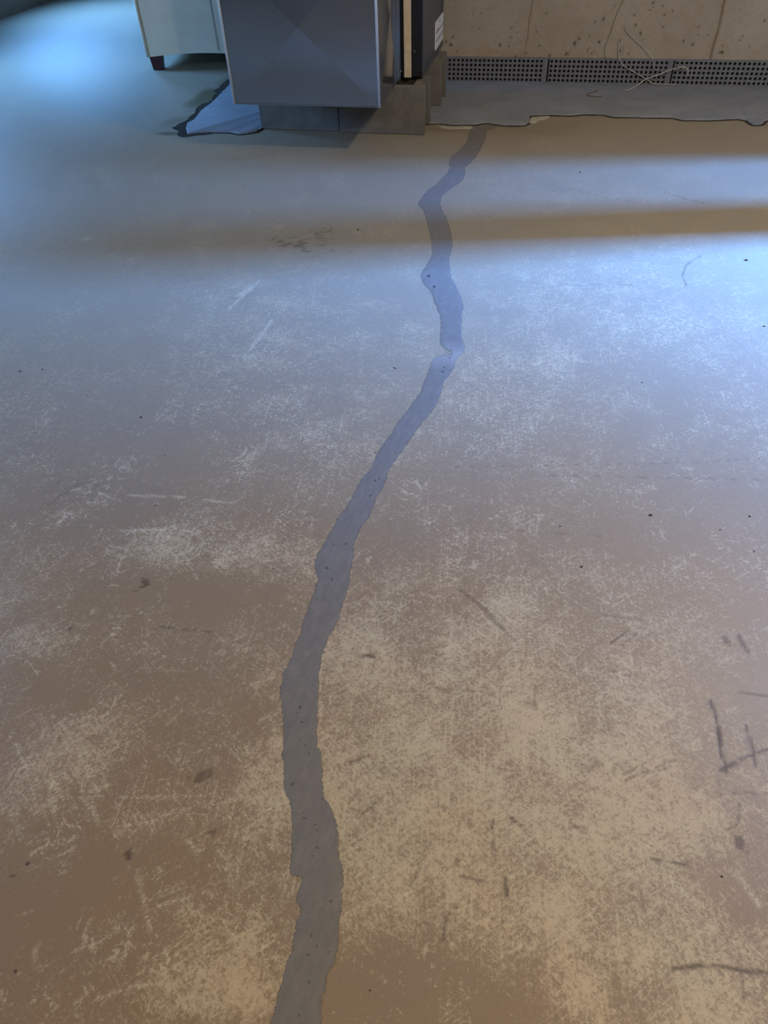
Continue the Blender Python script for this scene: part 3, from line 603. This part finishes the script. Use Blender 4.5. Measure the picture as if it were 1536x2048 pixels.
# ------------------------------------------------------------------ furnace
FX0, FX1, FY0, FY1, FZ0, FZ1 = -1.36, -.600, 3.70, 4.34, .209, 1.55
fu = empty('furnace', (-.98, 4.02, FZ0)); tag(fu, 'dark grey steel furnace cabinet standing on concrete blocks behind the duct', 'furnace')
def fp(p): return (p[0]+.98, p[1]-4.02, p[2]-FZ0)
boxes('cabinet', [(fp((FX0, FY0+.004, FZ0)), fp((FX1-.004, FY1, FZ1)))], M_STEEL, fu, .002)
boxes('front_panel', [(fp((FX0+.004, FY0, FZ0+.002)), fp((FX1-.003, FY0+.004, FZ1)))], M_BLACK, fu, .001)
boxes('corner_trim', [(fp((FX1-.004, FY0+.003, FZ0)), fp((FX1+.001, FY0+.115, FZ1)))], M_STEEL, fu, .001)
boxes('base_rail', [(fp((FX1-.006, FY0+.115, FZ0-.002)), fp((FX1+.002, FY1, FZ0+.022)))], M_STEEL, fu, .001)
boxes('rear_trim', [(fp((FX1-.004, FY1-.022, FZ0+.02)), fp((FX1+.001, FY1, FZ1)))], M_STEEL, fu, .001)
bm = bmesh.new(); bmesh.ops.create_cone(bm, cap_ends=False, segments=14, radius1=.013, radius2=.013, depth=.003)
bmesh.ops.create_circle(bm, cap_ends=True, segments=14, radius=.009)
bmesh.ops.transform(bm, matrix=Matrix.Translation(fp((FX1-.035, FY0-.001, FZ0+.105))) @ Matrix.Rotation(math.pi/2, 4, 'X'), verts=bm.verts)
from_bm('knockout', bm, M_BLACKGAP, fu)
screw(fp((FX1-.037, FY0-.002, FZ0+.104)), 'y', fu, .006)
# warning label on the side, three white fields with dark rules
def flat(name, pts, mat, parent, x):
    me = bpy.data.meshes.new(name); me.from_pydata([fp((x, y, z)) for y, z in pts], [], [tuple(range(len(pts)))]); me.update(); return link(name, me, mat, parent)
lx = FX1+.0016
lab = boxes('warning_label', [(fp((FX1-.003, 4.085, .236)), fp((lx, 4.335, .352)))], M_PAPER, fu); lab['label'] = 'white warning label with dark ruled lines'
for z in (.270, .303): boxes('label_line', [(fp((lx-.0005, 4.085, z)), fp((lx+.0004, 4.335, z+.005)))], M_INK, lab)
boxes('label_line', [(fp((lx-.0005, 4.10, .311)), fp((lx+.0004, 4.17, .316)))], M_RED, lab)
boxes('label_line', [(fp((lx-.0005, 4.20, .331)), fp((lx+.0004, 4.215, .343)))], M_INK, lab)
lb2 = boxes('small_label', [(fp((FX1-.003, 3.87, .475)), fp((lx, 3.93, .60)))], M_PAPER, fu)
# filter slot between duct and furnace
ft = box('air_filter', (-.683, 3.683, .212), (-.652, 3.6985, 1.35), M_CARD, None, .001)
tag(ft, 'beige cardboard edge of the air filter slotted between duct and furnace', 'air filter')

# ------------------------------------------------------------------ cream armchair, seen from behind
AR = math.radians(11.7)
ac = empty('armchair', (-2.425, 4.625, 0), AR); tag(ac, 'cream leather armchair with dark red tapered legs standing behind the duct', 'armchair')
AW, AD, AZ = .535, .62, .072
def rounded(name, a, b, r, mat, parent, seg=4):
    bm = bmesh.new(); add_box(bm, a, b); bmesh.ops.bevel(bm, geom=list(bm.edges), offset=r, segments=seg, affect='EDGES', profile=.5)
    return from_bm(name, bm, mat, parent, True)
def back_shell():
    # gently bowed lower hem, slightly swollen upholstery
    NU, NV = 25, 17; V = []
    for j in range(NV):
        v = j/(NV-1)
        for i in range(NU):
            u = i/(NU-1); hem = .012*math.sin(math.pi*u)
            z = AZ+hem*(1-v)+(.86-AZ)*v; y = -.010*math.sin(math.pi*u)*math.sin(math.pi*min(1, v*1.05+.02))
            V.append((u*AW, y, z))
    fr = quads(NV, NU); n0 = len(V)
    V2 = [(x, y*0+.16, z) for x, y, z in V]
    Fq = [tuple(q) for q in fr]+[tuple(int(n0+k) for k in q[::-1]) for q in fr]
    per = list(range(NU))+[NU*(j+1)-1 for j in range(1, NV)]+[NU*NV-1-i for i in range(1, NU)]+[NU*(NV-1-j) for j in range(1, NV-1)]
    for a, b in zip(per, per[1:]+per[:1]): Fq.append((b, a, n0+a, n0+b))
    me = bpy.data.meshes.new('back'); me.from_pydata(V+V2, [], [tuple(int(k) for k in q) for q in Fq]); me.update()
    return link('back', me, M_LEATHER, ac)
back_shell()
rounded('seat_base', (.01, .16, AZ), (AW-.01, AD, .30), .02, M_LEATHER, ac)
rounded('seat_cushion', (.10, .16, .30), (AW-.10, AD+.02, .44), .04, M_LEATHER, ac)
for x in (0, AW-.10): rounded('arm', (x, .15, .28), (x+.10, AD, .60), .03, M_LEATHER, ac)
tube('piping', [(0, .0, AZ+.002), (-.001, -.001, .3), (-.001, -.001, .6), (0, 0, .86)], .011, M_LEATHER, ac)
tube('piping', [(AW, .0, AZ+.002), (AW, -.001, .3), (AW, -.001, .6), (AW, 0, .86)], .005, M_LEATHER, ac)
def seam_y(u): return -.010*math.sin(math.pi*u)
us = .805
tube('stitched_seam', [(us*AW-.012*0, -.0075, AZ+.022), (us*AW, -.0085, .2), (us*AW, -.0095, .35), (us*AW, -.0100, .5), (us*AW, -.006, .8)], .0016, M_THREAD, ac)
def leg(x, y):
    bm = bmesh.new(); w0, w1 = .037, .028
    top = [bm.verts.new((x+sx*w0, y+sy*w0, AZ+.018)) for sx, sy in ((-1, -1), (1, -1), (1, 1), (-1, 1))]
    bo = [bm.verts.new((x+sx*w1, y+sy*w1, 0)) for sx, sy in ((-1, -1), (1, -1), (1, 1), (-1, 1))]
    bm.faces.new(top); bm.faces.new(bo[::-1])
    for i in range(4): bm.faces.new((bo[i], bo[(i+1) % 4], top[(i+1) % 4], top[i]))
    return from_bm('leg', bm, M_WOOD, ac)
for x, y in ((.042, .04), (AW-.042, .04), (.042, AD-.05), (AW-.042, AD-.05)): leg(x, y)

# ------------------------------------------------------------------ ceiling bulbs
M_BULB = emitter('lit_bulb', (1.0, .72, .42, 1), 20)
for k, (loc, power, colr) in enumerate(BULBS):
    r = empty('ceiling_bulb', loc)
    tag(r, ['bare warm bulb in a porcelain holder over the patio door end', 'bare warm bulb in a porcelain holder over the brown scuffed end'][k], 'light bulb')
    bm = bmesh.new(); bmesh.ops.create_uvsphere(bm, u_segments=16, v_segments=10, radius=.034); from_bm('bulb', bm, M_BULB, r, True)
    bm = bmesh.new(); bmesh.ops.create_cone(bm, cap_ends=True, segments=20, radius1=.03, radius2=.06, depth=.11)
    bmesh.ops.translate(bm, verts=bm.verts, vec=(0, 0, .093)); from_bm('lamp_holder', bm, M_PORC, r, True)
    l = bpy.data.lights.new('bulb_light', 'POINT'); l.energy = power; l.color = colr; l.shadow_soft_size = .045
    lo = bpy.data.objects.new('bulb_light', l); COL.objects.link(lo); lo.location = (loc[0], loc[1], loc[2]-.05)

# ------------------------------------------------------------------ crumbs on the floor
def crumb(px, py, s, label, long=1.0, bend=0.0):
    p = fl(px, py); sc = s*.62
    if long > 1.5:
        a = rs.uniform(-.5, .5); pts = [(p[0]+t*sc*long*.5, p[1]-t*sc*.35*long*.5+bend*sc*(1-t*t), sc*.35) for t in (-1, -.5, 0, .5, 1)]
        o = tube('debris_crumb', catmull(pts, 3), sc*.35, M_CRUMB, seg=5)
    else:
        bm = bmesh.new(); bmesh.ops.create_icosphere(bm, subdivisions=2, radius=1)
        for v in bm.verts:
            v.co = Vector((v.co.x*sc*(1+.35*math.sin(v.co.y*4+px)), v.co.y*sc*.7*(1+.3*math.sin(v.co.x*5)), max(0, v.co.z*sc*.6+sc*.3)))
        bmesh.ops.translate(bm, verts=bm.verts, vec=(p[0], p[1], 0)); o = from_bm('debris_crumb', bm, M_CRUMB)
    tag(o, label, 'debris', 'dark crumbs on the floor')
crumb(790, 736, .0045, 'small dark curved splinter on the floor left of the sealed crack', 3.2, -.8)
crumb(1492, 521, .008, 'dark crumb on the floor near the faint scuffed ring')
for px, py, s in [(1301, 1031, .0055), (1163, 1134, .0045), (1499, 1033, .004), (1440, 1060, .003), (40, 743, .005), (85, 739, .004), (282, 835, .005), (1120, 1053, .003), (716, 460, .006), (1443, 1753, .003), (311, 1011, .003), (740, 1981, .002), (1160, 345, .006), (1528, 653, .005)]:
    crumb(px, py, s, {(716, 460): 'dark crumb lying in the shadow band beside the smudged dirt marks', (1160, 345): 'dark crumb on the floor between the grey patch and the long shadow band',
                      (1443, 1753): 'dark crumb on the brown floor near the crossing dark gouges', (740, 1981): 'tiny dark crumb on the brown floor beside the widest stretch of the sealed crack'}.get((px, py), 'tiny dark crumb of grit lying on the scuffed floor'))
